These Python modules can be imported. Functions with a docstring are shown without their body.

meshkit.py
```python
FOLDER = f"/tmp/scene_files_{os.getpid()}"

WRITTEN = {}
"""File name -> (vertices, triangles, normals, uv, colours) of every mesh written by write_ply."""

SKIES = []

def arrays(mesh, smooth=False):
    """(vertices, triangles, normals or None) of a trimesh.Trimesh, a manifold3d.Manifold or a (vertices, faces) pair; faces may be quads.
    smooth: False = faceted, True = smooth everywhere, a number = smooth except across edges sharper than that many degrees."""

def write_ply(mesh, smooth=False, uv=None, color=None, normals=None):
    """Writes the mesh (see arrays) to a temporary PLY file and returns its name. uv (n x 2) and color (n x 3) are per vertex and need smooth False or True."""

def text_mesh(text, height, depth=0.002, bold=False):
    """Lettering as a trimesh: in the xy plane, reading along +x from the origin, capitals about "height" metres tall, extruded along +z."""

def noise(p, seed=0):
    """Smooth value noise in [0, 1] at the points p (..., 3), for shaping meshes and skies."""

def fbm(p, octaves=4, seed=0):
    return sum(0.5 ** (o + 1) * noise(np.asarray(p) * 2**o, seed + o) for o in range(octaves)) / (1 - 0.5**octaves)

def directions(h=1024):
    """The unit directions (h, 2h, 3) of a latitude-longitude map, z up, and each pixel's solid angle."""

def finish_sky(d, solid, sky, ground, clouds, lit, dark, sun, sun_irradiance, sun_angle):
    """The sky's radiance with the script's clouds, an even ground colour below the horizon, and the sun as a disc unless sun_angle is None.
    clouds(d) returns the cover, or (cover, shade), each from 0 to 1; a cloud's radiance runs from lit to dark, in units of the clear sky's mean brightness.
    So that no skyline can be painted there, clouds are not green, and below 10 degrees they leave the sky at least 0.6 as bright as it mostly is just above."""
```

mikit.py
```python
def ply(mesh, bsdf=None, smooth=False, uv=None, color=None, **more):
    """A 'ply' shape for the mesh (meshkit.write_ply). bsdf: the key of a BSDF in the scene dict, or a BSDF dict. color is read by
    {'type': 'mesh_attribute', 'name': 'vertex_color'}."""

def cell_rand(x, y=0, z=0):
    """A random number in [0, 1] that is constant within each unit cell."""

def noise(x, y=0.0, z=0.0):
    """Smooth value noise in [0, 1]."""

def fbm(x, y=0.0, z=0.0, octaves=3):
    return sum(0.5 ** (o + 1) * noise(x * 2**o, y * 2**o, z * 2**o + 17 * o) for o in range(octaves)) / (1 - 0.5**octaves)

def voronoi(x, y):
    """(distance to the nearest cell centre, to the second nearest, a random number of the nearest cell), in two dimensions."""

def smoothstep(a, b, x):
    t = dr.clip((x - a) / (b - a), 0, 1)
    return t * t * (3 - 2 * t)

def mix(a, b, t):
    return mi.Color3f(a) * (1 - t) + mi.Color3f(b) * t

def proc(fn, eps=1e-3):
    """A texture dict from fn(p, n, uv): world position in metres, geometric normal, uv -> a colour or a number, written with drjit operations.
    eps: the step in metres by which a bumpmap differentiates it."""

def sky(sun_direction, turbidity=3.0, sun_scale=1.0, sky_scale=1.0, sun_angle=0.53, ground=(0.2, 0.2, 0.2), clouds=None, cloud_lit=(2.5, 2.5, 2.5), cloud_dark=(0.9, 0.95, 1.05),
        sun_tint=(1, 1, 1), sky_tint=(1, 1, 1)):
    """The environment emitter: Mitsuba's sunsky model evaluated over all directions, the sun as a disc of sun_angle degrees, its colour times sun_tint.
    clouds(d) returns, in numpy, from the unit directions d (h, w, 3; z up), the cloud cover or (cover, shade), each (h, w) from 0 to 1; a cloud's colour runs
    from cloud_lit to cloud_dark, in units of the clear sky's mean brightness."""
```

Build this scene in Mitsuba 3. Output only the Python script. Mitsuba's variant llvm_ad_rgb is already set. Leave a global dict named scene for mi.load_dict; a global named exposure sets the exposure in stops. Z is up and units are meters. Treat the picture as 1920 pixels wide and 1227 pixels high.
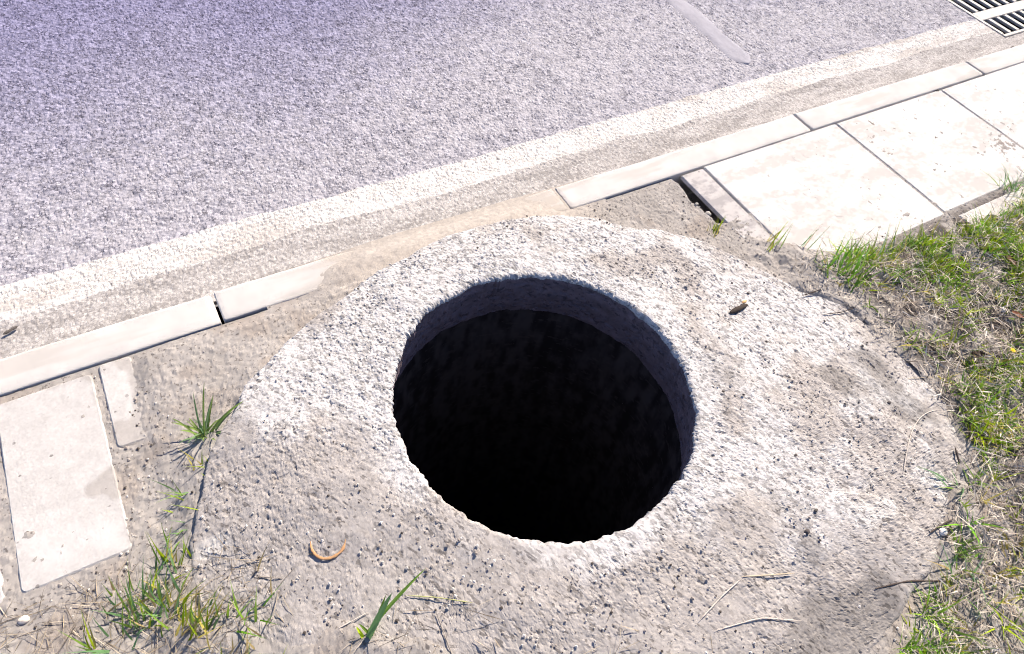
import math
import numpy as np
import drjit as dr
import trimesh
import mitsuba as mi
from scipy.spatial import cKDTree
import mikit
import meshkit
from shapely.geometry import Polygon, Point, box as sbox
import shapely

T = mi.ScalarTransform4f
scene, labels = {}, {}
RNG = np.random.default_rng(7)

# ------------------------------------------------------------------ camera, sky, exposure
YAW, PITCH, ROLL, FOCAL = 0.669828772, 0.925402833, 0.192133361, 1238.5791   # focal length in pixels of a 1920 wide picture
EYE = np.array([0.0, 0.0, 1.35])
fwd = np.array([math.sin(YAW) * math.cos(PITCH), math.cos(YAW) * math.cos(PITCH), -math.sin(PITCH)])
right0 = np.array([math.cos(YAW), -math.sin(YAW), 0.0])
up0 = np.cross(right0, fwd)
cam_up = -math.sin(ROLL) * right0 + math.cos(ROLL) * up0
scene['camera'] = {'type': 'perspective', 'fov': math.degrees(2 * math.atan(960 / FOCAL)), 'fov_axis': 'x', 'near_clip': 0.02, 'far_clip': 500.0,
                   'to_world': T().look_at(origin=EYE.tolist(), target=(EYE + fwd).tolist(), up=cam_up.tolist())}
SUN_EL = math.radians(43)
SUN_AZ = np.array([0.88, 0.475])
SUN_AZ = SUN_AZ / np.linalg.norm(SUN_AZ)
sun = [SUN_AZ[0] * math.cos(SUN_EL), SUN_AZ[1] * math.cos(SUN_EL), math.sin(SUN_EL)]
scene['sky'] = mikit.sky(sun, turbidity=2.5, sky_scale=0.6, sun_tint=(0.93, 0.978, 1.10), sky_tint=(1.05, 0.93, 1.0))
exposure = 2.8

# ------------------------------------------------------------------ heights of the place (metres; kerb top and pavement at z = 0)
ROAD_Z = -0.05
KERB_BACK, KERB_FRONT = 1.106, 1.212
HC = np.array([0.570, 0.553])            # centre of the manhole
R_RIM, R_RING, Z_RIM, Z_RING = 0.338, 0.364, 0.100, -0.080


def smooth(a, b, x):
    t = np.clip((np.asarray(x, float) - a) / (b - a), 0, 1)
    return t * t * (3 - 2 * t)


def nz(x, y, s, seed=0, z=0.0):
    return meshkit.noise(np.stack([x / s, y / s, np.zeros_like(x) + z], -1), seed)


def fb(x, y, s, octaves=4, seed=0, z=0.0):
    return meshkit.fbm(np.stack([x / s, y / s, np.zeros_like(x) + z], -1), octaves, seed)


# outline of the concrete collar round the hole: angle (degrees), radius, height of its edge
EDGE = np.array([[-180, .775, .028], [-165, .80, .018], [-150, .86, .010], [-138, .91, .005], [-110, .90, .0], [-90, .84, .0], [-68, .82, .0], [-57, .86, .005], [-48, .925, .01],
                 [-40, .97, .015], [-31, 1.04, .02], [-23, 1.05, .02], [-15, 1.01, .02], [-9, .985, .02], [-3, .92, .025], [0, .855, .03], [9, .79, .035], [22, .745, .04],
                 [34, .655, .05], [50, .625, .055], [67, .58, .06], [82, .55, .06], [101, .53, .06], [121, .55, .06], [143, .615, .06], [151, .655, .055],
                 [157, .672, .055], [164, .715, .05], [172.5, .742, .036], [180, .775, .028]])


def edge_of(th):
    d = np.degrees(th)
    d = (d + 180) % 360 - 180
    return np.interp(d, EDGE[:, 0], EDGE[:, 1]), np.interp(d, EDGE[:, 0], EDGE[:, 2])


def collar_top(x, y):
    """The collar's upper surface, without its grain; beyond its edge the height of the edge."""
    dx, dy = np.asarray(x, float) - HC[0], np.asarray(y, float) - HC[1]
    r, th = np.hypot(dx, dy), np.arctan2(dy, dx)
    re, ze = edge_of(th)
    t = np.clip((r - R_RIM) / (re - R_RIM), 0, 1)
    return Z_RIM - (Z_RIM - ze) * t ** 1.35 + 0.020 * (fb(x, y, 0.16, 3, 5) - 0.5) * smooth(0, 0.25, t)


def near_side(x, y):
    """1 where soil lies on the near part of the collar, 0 elsewhere."""
    d = -(0.62 * (x - HC[0]) + 0.785 * (y - HC[1]))           # metres towards the verge
    r, th = np.hypot(x - HC[0], y - HC[1]), np.arctan2(y - HC[1], x - HC[0])
    return smooth(0.43, 0.60, d + 0.16 * (fb(x, y, 0.12, 3, 9) - 0.5)) * (1 - smooth(-0.02, 0.13, r - edge_of(th)[0]))


def soil_z(x, y):
    x, y = np.asarray(x, float), np.asarray(y, float)
    z = -0.004 + 0.007 * (fb(x, y, 0.25, 3, 1) - 0.5)
    # soil creeping over the broken slab and the edge of the whole one
    z = z + 0.011 * smooth(-0.25, -0.17, x + 0.03 * (fb(x, y, 0.06, 3, 2) - 0.5)) * (1 - smooth(0.2, 0.5, x)) * smooth(0.5, 0.8, y) * (1 - smooth(1.06, 1.10, y))
    # sand washed over the kerb beside the collar
    over = smooth(0.18, 0.46, x + 0.10 * (fb(x, y, 0.06, 3, 14) - 0.5)) * (1 - smooth(0.74, 1.03, x)) * smooth(0.85, 1.06, y)
    z = z + over * (0.026 - 0.020 * smooth(1.13, 1.205, y))
    # hollow beside the slab ends
    tx = x + 0.035 * (fb(x, y, 0.05, 3, 3) - 0.5)
    z = z - 0.110 * smooth(1.392, 1.428, tx) * (1 - smooth(1.56, 1.62, x)) * smooth(0.865, 0.90, y + 0.04 * (nz(x, y, 0.05, 4) - .5))
    z = z - 0.004 * smooth(0.95, 1.2, x) * (1 - smooth(1.38, 1.5, x)) * smooth(0.8, 0.95, y)
    # verge: soil over the near edge of the paving, rising into the turf
    line = np.interp(x, [1.45, 1.52, 1.58, 1.64, 1.75, 1.9, 2.16, 2.2, 2.5, 3.0, 3.6], [.80, .75, .695, .64, .605, .59, .585, .525, .51, .51, .51])
    d = line - y + 0.035 * (fb(x, y, 0.07, 3, 6) - 0.5)
    z = z + smooth(1.40, 1.56, x) * 0.020 * smooth(-0.012, 0.03, d)
    verge = smooth(0.02, 0.12, d) * smooth(1.05, 1.30, x)
    z = z + verge * (0.012 + 0.034 * (fb(x, y, 0.11, 3, 7) - 0.5) + 0.018 * (fb(x, y, 0.028, 2, 18) - 0.5))
    # soil banked against the collar's left foot
    re_, ze_ = edge_of(np.arctan2(y - HC[1], x - HC[0]))
    gap_ = np.hypot(x - HC[0], y - HC[1]) - re_
    z = z + 0.022 * (1 - smooth(0.0, 0.09, np.abs(gap_))) * (1 - smooth(0.0, 0.15, x)) * smooth(0.25, 0.6, fb(x, y, 0.08, 3, 15) + 0.15)
    bank = smooth(1.05, 1.25, x) * (1 - smooth(0.02, 0.20, gap_)) * smooth(-0.03, 0.0, gap_ + 0.0) * (1 - smooth(0.55, 0.66, y))
    z = z * (1 - bank) + bank * (ze_ + 0.004 + 0.018 * (fb(x, y, 0.06, 3, 17) - 0.5))
    # soil lying on the near part of the collar
    n = near_side(x, y)
    zc = collar_top(x, y)
    z = np.where(n > 0, z * (1 - n) + n * np.maximum(z, zc - 0.002 + 0.010 * n), z)
    return z


def top_z(x, y):
    """What one would touch from above."""
    x, y = np.asarray(x, float), np.asarray(y, float)
    r, th = np.hypot(x - HC[0], y - HC[1]), np.arctan2(y - HC[1], x - HC[0])
    c = np.where((r > R_RIM) & (r < edge_of(th)[0]), collar_top(x, y), -9)
    return np.maximum(soil_z(x, y), c)
# ------------------------------------------------------------------ END HEIGHTS

# ------------------------------------------------------------------ materials (procedural)
P, noise3, fbm3, voro, sst, mix = mikit.proc, mikit.noise, mikit.fbm, mikit.voronoi, mikit.smoothstep, mikit.mix


def rgbv(*c):
    return {'type': 'rgb', 'value': list(c)}


def rough(tex, r=0.9, spec=0.25):
    return {'type': 'twosided', 'bsdf': {'type': 'principled', 'base_color': tex, 'roughness': r, 'specular': spec}}


def bumped(tex, fn, scale, eps=8e-4):
    return {'type': 'twosided', 'bsdf': {'type': 'bumpmap', 'scale': scale, 'texture': P(fn, eps), 'bsdf': {'type': 'principled', 'base_color': tex, 'roughness': 0.92, 'specular': 0.2}}}


def col_asphalt(p, n, uv):
    f1, f2, w = voro(p.x / 0.0100, p.y / 0.0100)
    stone = mix((0.205, 0.205, 0.245), (0.41, 0.408, 0.458), w)
    gap = (1 - sst(0.04, 0.26, f2 - f1)) * sst(0.42, 0.60, noise3(p.x / 0.014, p.y / 0.014, 3.3))
    stone = mix(stone, (0.055, 0.053, 0.070), 0.85 * gap)
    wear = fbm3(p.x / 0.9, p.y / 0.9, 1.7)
    dust_vignette = 1 - sst(1.50, 2.75, p.y + 0.8 * (wear - 0.5) - 0.26 * sst(-0.5, 1.8, p.x))
    clean_vignetted = mix(mi.Color3f(stone) * mi.Color3f(0.58, 0.575, 0.82), stone, dust_vignette)  # violet darkening away from the kerb: wear and dust plus a painted lens vignette
    return mix(clean_vignetted, (0.39, 0.385, 0.42), 0.5 * dust_vignette * dust_vignette * sst(0.25, 0.7, fbm3(p.x / 0.03, p.y / 0.03, 9.1)))


def col_line(p, n, uv):
    f1, f2, w = voro(p.x / 0.008, p.y / 0.008)
    worn = fbm3(p.x / 0.05, p.y / 0.03, 2.0)
    c = mix((0.47, 0.46, 0.45), (0.60, 0.595, 0.59), w)
    bare = (1 - sst(0.02, 0.12, f2 - f1)) * sst(0.38, 0.62, worn)
    c = mix(c, (0.15, 0.14, 0.14), 0.9 * bare)
    return mix(c, (0.36, 0.335, 0.32), sst(0.52, 0.75, fbm3(p.x / 0.20, p.y / 0.04, 5.0)) * 0.6)


def col_gutter(p, n, uv):
    f1, f2, w = voro(p.x / 0.007, p.y / 0.007)
    streak = fbm3(p.x / 0.14, p.y / 0.025, 4.0, 4)
    c = mix((0.245, 0.235, 0.235), (0.445, 0.435, 0.435), sst(0.2, 0.8, w * 0.4 + 0.6 * streak))
    return mix((0.12, 0.11, 0.105), c, sst(0.0, 0.12, f2 - f1) * 0.6 + 0.4)


def col_collar(p, n, uv):
    a, b = 0.88 * p.x + 0.475 * p.y, -0.475 * p.x + 0.88 * p.y      # grain and pits are drawn out along b
    f1, f2, w = voro(p.x / 0.0058, p.y / 0.0058)
    c = mix((0.29, 0.288, 0.292), (0.50, 0.496, 0.503), sst(0.28, 0.56, 0.36 * w + 0.66 * fbm3(a / 0.008, b / 0.016, 7.0)))
    pit = sst(0.63, 0.71, fbm3(a / 0.0048, b / 0.0115, p.z / 0.0058 + 5, 2)) * sst(0.28, 0.50, fbm3(p.x / 0.05, p.y / 0.05, 2.2))
    c = mix(c, (0.075, 0.072, 0.078), 0.55 * pit)
    # earth trodden and washed over the near part and the right hand side
    d = 0.62 * (0.57 - p.x) + 0.785 * (0.553 - p.y)
    side = 0.79 * (p.x - 0.57) - 0.61 * (p.y - 0.553)
    r = dr.sqrt(dr.square(p.x - 0.57) + dr.square(p.y - 0.553))
    earth = sst(0.40, 0.72, fbm3(p.x / 0.10, p.y / 0.10, 8.0, 4) + 0.55 * sst(0.05, 0.50, d) + 0.10 * sst(0.45, 0.85, side) - 0.34 * (1 - sst(0.36, 0.46, r)))
    soil = mix((0.215, 0.198, 0.188), (0.375, 0.350, 0.335), fbm3(p.x / 0.010, p.y / 0.010, 6.0))
    soil = mix(soil, (0.10, 0.09, 0.085), 0.8 * pit)
    c = mix(c, soil, 0.72 * earth)
    grey = sst(0.50, 0.68, fbm3(p.x / 0.14, p.y / 0.14, 11.0, 4)) * sst(0.25, 0.60, side)
    c = mix(c, mi.Color3f(c) * 0.66, grey)
    damp = dr.exp(-dr.square((p.x - 0.893) / 0.035) - dr.square((p.y - 0.005) / 0.06))
    c = mix(c, (0.13, 0.12, 0.118), 0.6 * sst(0.30, 0.85, damp * (0.5 + fbm3(p.x / 0.02, p.y / 0.02, 3.0))))
    pale = dr.exp(-dr.square((p.x - 1.09) / 0.09) - dr.square((p.y + 0.005) / 0.035)) + dr.exp(-dr.square((p.x + 0.165) / 0.05) - dr.square((p.y - 0.56) / 0.03))
    return mix(c, (0.52, 0.515, 0.51), 0.7 * sst(0.35, 0.8, pale * (0.45 + fbm3(p.x / 0.03, p.y / 0.03, 5.0))) * (1 - pit))


def col_soil(p, n, uv):
    f1, f2, w = voro(p.x / 0.008, p.y / 0.008)
    c = mix((0.225, 0.213, 0.205), (0.37, 0.353, 0.342), 0.25 * w + 0.75 * fbm3(p.x / 0.055, p.y / 0.055, 1.0, 4))
    c = mix(c, (0.25, 0.21, 0.18), 0.4 * sst(0.55, 0.70, fbm3(p.x / 0.11, p.y / 0.11, 21.0, 4)))
    verge = sst(1.15, 1.45, p.x) * sst(0.0, 0.10, 0.64 - p.y) * sst(1.00, 1.10, dr.sqrt(dr.square(p.x - 0.57) + dr.square(p.y - 0.553)) + 0.10 * (fbm3(p.x / 0.05, p.y / 0.05, 61.0) - 0.5))
    c = mix(c, (0.055, 0.047, 0.045), 0.92 * verge * sst(0.30, 0.60, fbm3(p.x / 0.06, p.y / 0.06, 12.0)))
    sand = sst(0.15, 0.40, p.x) * (1 - sst(0.95, 1.2, p.x)) * sst(1.0, 1.06, p.y)
    c = mix(c, mix((0.31, 0.285, 0.26), (0.46, 0.425, 0.39), 0.4 * w + 0.6 * fbm3(p.x / 0.02, p.y / 0.012, 15.0)), 0.9 * sand)
    return mix(c, (0.09, 0.08, 0.075), 0.7 * sst(0.72, 0.80, fbm3(p.x / 0.0055, p.y / 0.0055, 3.0, 2)) * (1 - sand))


def col_left_slab(p, n, uv):
    """Grey slab with soil trodden over its right edge and one corner."""
    c = mi.Color3f(0.44, 0.435, 0.435) * (0.80 + 0.20 * fbm3(p.x / 0.02, p.y / 0.02, p.z / 0.02 + 8) + 0.20 * fbm3(p.x / 0.004, p.y / 0.004, 1.0, 2))
    c = mix(c, (0.50, 0.495, 0.50), 0.8 * sst(0.45, 0.7, fbm3(p.x / 0.07, p.y / 0.10, 41.0, 4)) * (1 - sst(0.70, 0.85, p.y)))
    e = dr.exp(-dr.square((p.x + 0.318) / 0.045) - dr.square((p.y - 0.796) / 0.028)) * 1.2
    e += sst(-0.335, -0.297, p.x) * (1 - sst(-0.295, -0.285, p.x)) * 0.55 + sst(-0.255, -0.215, p.x) * 0.9 + sst(-0.285, -0.28, p.x) * (1 - sst(0.90, 0.98, p.y))
    e += 0.6 * sst(1.045, 1.08, p.y)
    dirt = sst(0.40, 0.75, e * (0.45 + 0.9 * fbm3(p.x / 0.025, p.y / 0.025, 51.0, 4)))
    c = mix(c, mix((0.24, 0.222, 0.21), (0.36, 0.34, 0.325), fbm3(p.x / 0.012, p.y / 0.012, 6.0)), 0.62 * dirt)
    return mix(c, (0.12, 0.11, 0.11), 0.7 * sst(0.78, 0.84, noise3(p.x / 0.010, p.y / 0.010, 1.5)) * sst(0.5, 0.6, fbm3(p.x / 0.06, p.y / 0.06, 2.0)))


def slab_colour(base, stain, amount, seed):
    def fn(p, n, uv):
        c = mi.Color3f(*base) * (0.93 + 0.10 * fbm3(p.x / 0.02, p.y / 0.02, p.z / 0.02 + seed))
        s = sst(0.46, 0.68, fbm3(p.x / 0.16 + seed, p.y / 0.06, seed, 5) * 0.62 + 0.38 * fbm3(p.x / 0.018, p.y / 0.012, seed, 3))
        c = mix(c, stain, amount * s)
        dots = sst(0.80, 0.86, noise3(p.x / 0.009, p.y / 0.009, seed + 0.5)) * sst(0.42, 0.58, fbm3(p.x / 0.09, p.y / 0.09, seed + 2))
        return mix(c, (0.18, 0.165, 0.16), 0.75 * dots)
    return fn


def bump_fine(p, n, uv):
    return fbm3(p.x / 0.004, p.y / 0.004, p.z / 0.004, 2) + 2.0 * sst(0.70, 0.85, noise3(p.x / 0.012, p.y / 0.012, p.z / 0.012)) * -1.0


def bump_grain(p, n, uv):
    return fbm3(p.x / 0.003, p.y / 0.003, p.z / 0.003, 2)


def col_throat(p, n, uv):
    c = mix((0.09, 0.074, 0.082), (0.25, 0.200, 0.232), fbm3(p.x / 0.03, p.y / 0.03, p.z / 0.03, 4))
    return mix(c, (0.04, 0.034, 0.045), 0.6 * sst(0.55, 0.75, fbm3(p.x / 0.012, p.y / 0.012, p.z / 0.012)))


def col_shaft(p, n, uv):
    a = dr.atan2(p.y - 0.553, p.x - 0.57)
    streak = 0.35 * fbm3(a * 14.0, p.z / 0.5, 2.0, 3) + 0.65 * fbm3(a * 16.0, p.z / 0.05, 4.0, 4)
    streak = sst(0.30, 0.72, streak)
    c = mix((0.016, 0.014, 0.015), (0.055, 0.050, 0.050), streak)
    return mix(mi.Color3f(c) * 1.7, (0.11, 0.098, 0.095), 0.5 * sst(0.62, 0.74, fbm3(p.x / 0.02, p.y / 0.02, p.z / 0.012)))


def col_iron(p, n, uv):
    return mix((0.21, 0.206, 0.204), (0.33, 0.325, 0.322), fbm3(p.x / 0.03, p.y / 0.03, p.z / 0.03))


def col_kerb(p, n, uv):
    c = mix((0.42, 0.412, 0.41), (0.53, 0.524, 0.52), fbm3(p.x / 0.05, p.y / 0.05, p.z / 0.05))
    sand = sst(0.46, 0.66, fbm3(p.x / 0.22, p.y / 0.04, 31.0, 4)) * 0.55
    blown = sst(0.10, 0.42, p.x) * (1 - sst(0.92, 1.12, p.x))
    c = mix(c, (0.40, 0.368, 0.335), 0.95 * sst(0.35, 0.7, blown * (0.55 + 0.8 * fbm3(p.x / 0.05, p.y / 0.02, 3.0, 4))))
    low = 1 - sst(-0.045, -0.010, p.z + 0.02 * (fbm3(p.x / 0.05, 1.0, 1.0) - 0.5))
    return mix(mix(c, (0.39, 0.37, 0.35), sand), (0.32, 0.30, 0.29), 0.6 * low)


def col_seam(p, n, uv):
    return mix((0.26, 0.26, 0.305), (0.34, 0.34, 0.39), fbm3(p.x / 0.02, p.y / 0.05, 2.0))


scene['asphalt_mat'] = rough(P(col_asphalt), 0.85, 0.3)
scene['line_mat'] = rough(P(col_line))
scene['gutter_mat'] = rough(P(col_gutter))
scene['collar_mat'] = rough(P(col_collar), 0.95, 0.15)
scene['soil_mat'] = rough(P(col_soil), 0.97, 0.1)
scene['throat_mat'] = rough(P(col_throat), 0.9, 0.15)
scene['shaft_mat'] = rough(P(col_shaft), 0.8, 0.2)
scene['iron_mat'] = rough(P(col_iron), 0.6, 0.5)
scene['kerb_mat'] = bumped(P(col_kerb), bump_grain, 0.0009)
scene['seam_mat'] = bumped(P(col_seam), bump_grain, 0.0010)
scene['slab_white_mat'] = bumped(P(slab_colour((0.535, 0.53, 0.525), (0.39, 0.372, 0.362), 0.65, 3.0)), bump_fine, 0.0007)
scene['slab_grey_mat'] = bumped(P(col_left_slab), bump_grain, 0.0009)
scene['slab_dirty_mat'] = bumped(P(slab_colour((0.46, 0.445, 0.445), (0.28, 0.27, 0.28), 0.8, 14.0)), bump_grain, 0.0012)
scene['drain_mat'] = rough(rgbv(0.012, 0.012, 0.012))
VC = {'type': 'mesh_attribute', 'name': 'vertex_color'}
scene['grass_mat'] = {'type': 'principledthin', 'base_color': VC, 'roughness': 0.5, 'diff_trans': 0.75, 'spec_trans': 0.0, 'eta': 1.3}
scene['straw_mat'] = {'type': 'twosided', 'bsdf': {'type': 'principled', 'base_color': VC, 'roughness': 0.7, 'specular': 0.3}}
scene['bits_mat'] = {'type': 'twosided', 'bsdf': {'type': 'principled', 'base_color': VC, 'roughness': 0.9, 'specular': 0.2}}

# ------------------------------------------------------------------ mesh helpers
def add(key, mesh, bsdf, smooth_=False, color=None, **said):
    if color is not None:
        color = np.broadcast_to(color, (len(mesh[0]), 3))
        smooth_ = bool(smooth_)
    scene[key] = mikit.ply(mesh, bsdf, smooth=smooth_, color=color)
    if said:
        labels[key] = said


def numbered(name):
    """The name, or the name with the next free three-digit number."""
    k, used = 0, set(scene) | set(labels)
    key = name
    while key in used or any(u.startswith(key + '__') for u in used):
        k += 1
        key = f'{name}_{k:03d}'
    return key


def grid(x0, x1, y0, y1, step, keep=None):
    """Points of a regular grid and the triangles whose points all lie in keep(x, y)."""
    nx, ny = int(round((x1 - x0) / step)) + 1, int(round((y1 - y0) / step)) + 1
    X, Y = np.meshgrid(np.linspace(x0, x1, nx), np.linspace(y0, y1, ny))
    x, y = X.ravel(), Y.ravel()
    i = np.arange(nx * ny).reshape(ny, nx)
    q = np.stack([i[:-1, :-1], i[:-1, 1:], i[1:, 1:], i[1:, :-1]], -1).reshape(-1, 4)
    if keep is not None:
        q = q[keep(x, y)[q].all(1)]
        u, inv = np.unique(q, return_inverse=True)
        x, y, q = x[u], y[u], inv.reshape(-1, 4)
    f = np.vstack([q[:, [0, 1, 2]], q[:, [0, 2, 3]]])
    return x, y, f


def stones(x, y, size, seed, fill=0.62):
    """Relief of packed stones: (height 0..1, a random number of the stone)."""
    rng = np.random.default_rng(seed)
    x0, x1, y0, y1 = x.min() - 3 * size, x.max() + 3 * size, y.min() - 3 * size, y.max() + 3 * size
    gx, gy = np.meshgrid(np.arange(x0, x1, size), np.arange(y0, y1, size))
    c = np.stack([gx.ravel(), gy.ravel()], 1) + rng.uniform(-0.45, 0.45, (gx.size, 2)) * size
    hgt, wid = rng.uniform(0.25, 1.0, gx.size), rng.uniform(0.75, 1.25, gx.size)
    d, k = cKDTree(c).query(np.stack([x, y], 1))
    return hgt[k] * np.sqrt(np.clip(1 - (d / (fill * size * wid[k])) ** 2, 0, 1)), hgt[k]


def flat_poly(poly, z):
    v, f = trimesh.creation.triangulate_polygon(poly, engine='earcut')
    v = np.column_stack([v, np.full(len(v), z)])
    n = np.cross(v[f[:, 1]] - v[f[:, 0]], v[f[:, 2]] - v[f[:, 0]])[:, 2]
    f[n < 0] = f[n < 0][:, ::-1]
    return v, f


def join(*ms):
    vs, fs, k = [], [], 0
    for v, f in ms:
        vs.append(np.asarray(v)); fs.append(np.asarray(f) + k); k += len(v)
    return np.vstack(vs), np.vstack(fs)


def ribbons(base, az, length, width, lean, droop, segs=4, twist=None):
    """Grass blades as narrow tapering ribbons with a crease: arrays of n roots, headings, lengths, widths, start angles and bends."""
    n = len(base)
    t = np.linspace(0, 1, segs + 1)
    el = lean[:, None] - droop[:, None] * t[None, :]
    dirs = np.stack([np.cos(el) * np.cos(az)[:, None], np.cos(el) * np.sin(az)[:, None], np.sin(el)], -1)
    step = (length / segs)[:, None, None]
    c = np.concatenate([np.zeros((n, 1, 3)), np.cumsum(0.5 * (dirs[:, :-1] + dirs[:, 1:]) * step, 1)], 1) + base[:, None, :]
    tw = np.zeros(n) if twist is None else twist
    flat = np.stack([-np.sin(az), np.cos(az), np.zeros(n)], -1)[:, None, :] + np.zeros_like(dirs)
    nor = np.cross(dirs, flat)
    side = flat * np.cos(tw)[:, None, None] + nor * np.sin(tw)[:, None, None]
    w = width[:, None] * (0.55 + 0.45 * np.sin(np.pi * np.minimum(t * 1.6, 1.0)))[None, :] * np.clip((1 - t ** 2.2), 0.03, 1)[None, :]
    v = np.stack([c - side * w[..., None] / 2, c + side * w[..., None] / 2], 2).reshape(n, -1, 3)
    a = np.arange(segs) * 2
    f1 = np.vstack([np.stack([a, a + 1, a + 3], 1), np.stack([a, a + 3, a + 2], 1)])
    f = (f1[None] + (np.arange(n) * 2 * (segs + 1))[:, None, None]).reshape(-1, 3)
    return v.reshape(-1, 3), f


def path_blade(points, width, samples=9, profile='blade'):
    """One blade or stalk along given points."""
    p = np.asarray(points, float)
    t0 = np.linspace(0, 1, len(p))
    t = np.linspace(0, 1, samples)
    if len(p) == 3:      # quadratic through the middle point
        m = 2 * p[1] - 0.5 * (p[0] + p[2])
        c = ((1 - t) ** 2)[:, None] * p[0] + (2 * t * (1 - t))[:, None] * m + (t ** 2)[:, None] * p[2]
    else:
        c = np.stack([np.interp(t, t0, p[:, k]) for k in range(3)], 1)
    d = np.gradient(c, axis=0)
    d /= np.linalg.norm(d, axis=1, keepdims=True)
    side = np.cross(d, [0, 0, 1.0])
    side /= np.maximum(np.linalg.norm(side, axis=1, keepdims=True), 1e-6)
    nor = np.cross(side, d)
    w = width * (np.sin(np.pi * np.clip(t * 0.8 + 0.2, 0, 1)) ** 0.7 + 0.04)
    v = np.stack([c - side * w[:, None] / 2 + nor * w[:, None] * 0.18, c, c + side * w[:, None] / 2 + nor * w[:, None] * 0.18], 1).reshape(-1, 3)
    a = np.arange(samples - 1) * 3
    f = np.vstack([np.stack([a, a + 1, a + 4], 1), np.stack([a, a + 4, a + 3], 1), np.stack([a + 1, a + 2, a + 5], 1), np.stack([a + 1, a + 5, a + 4], 1)])
    return v, f


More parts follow.
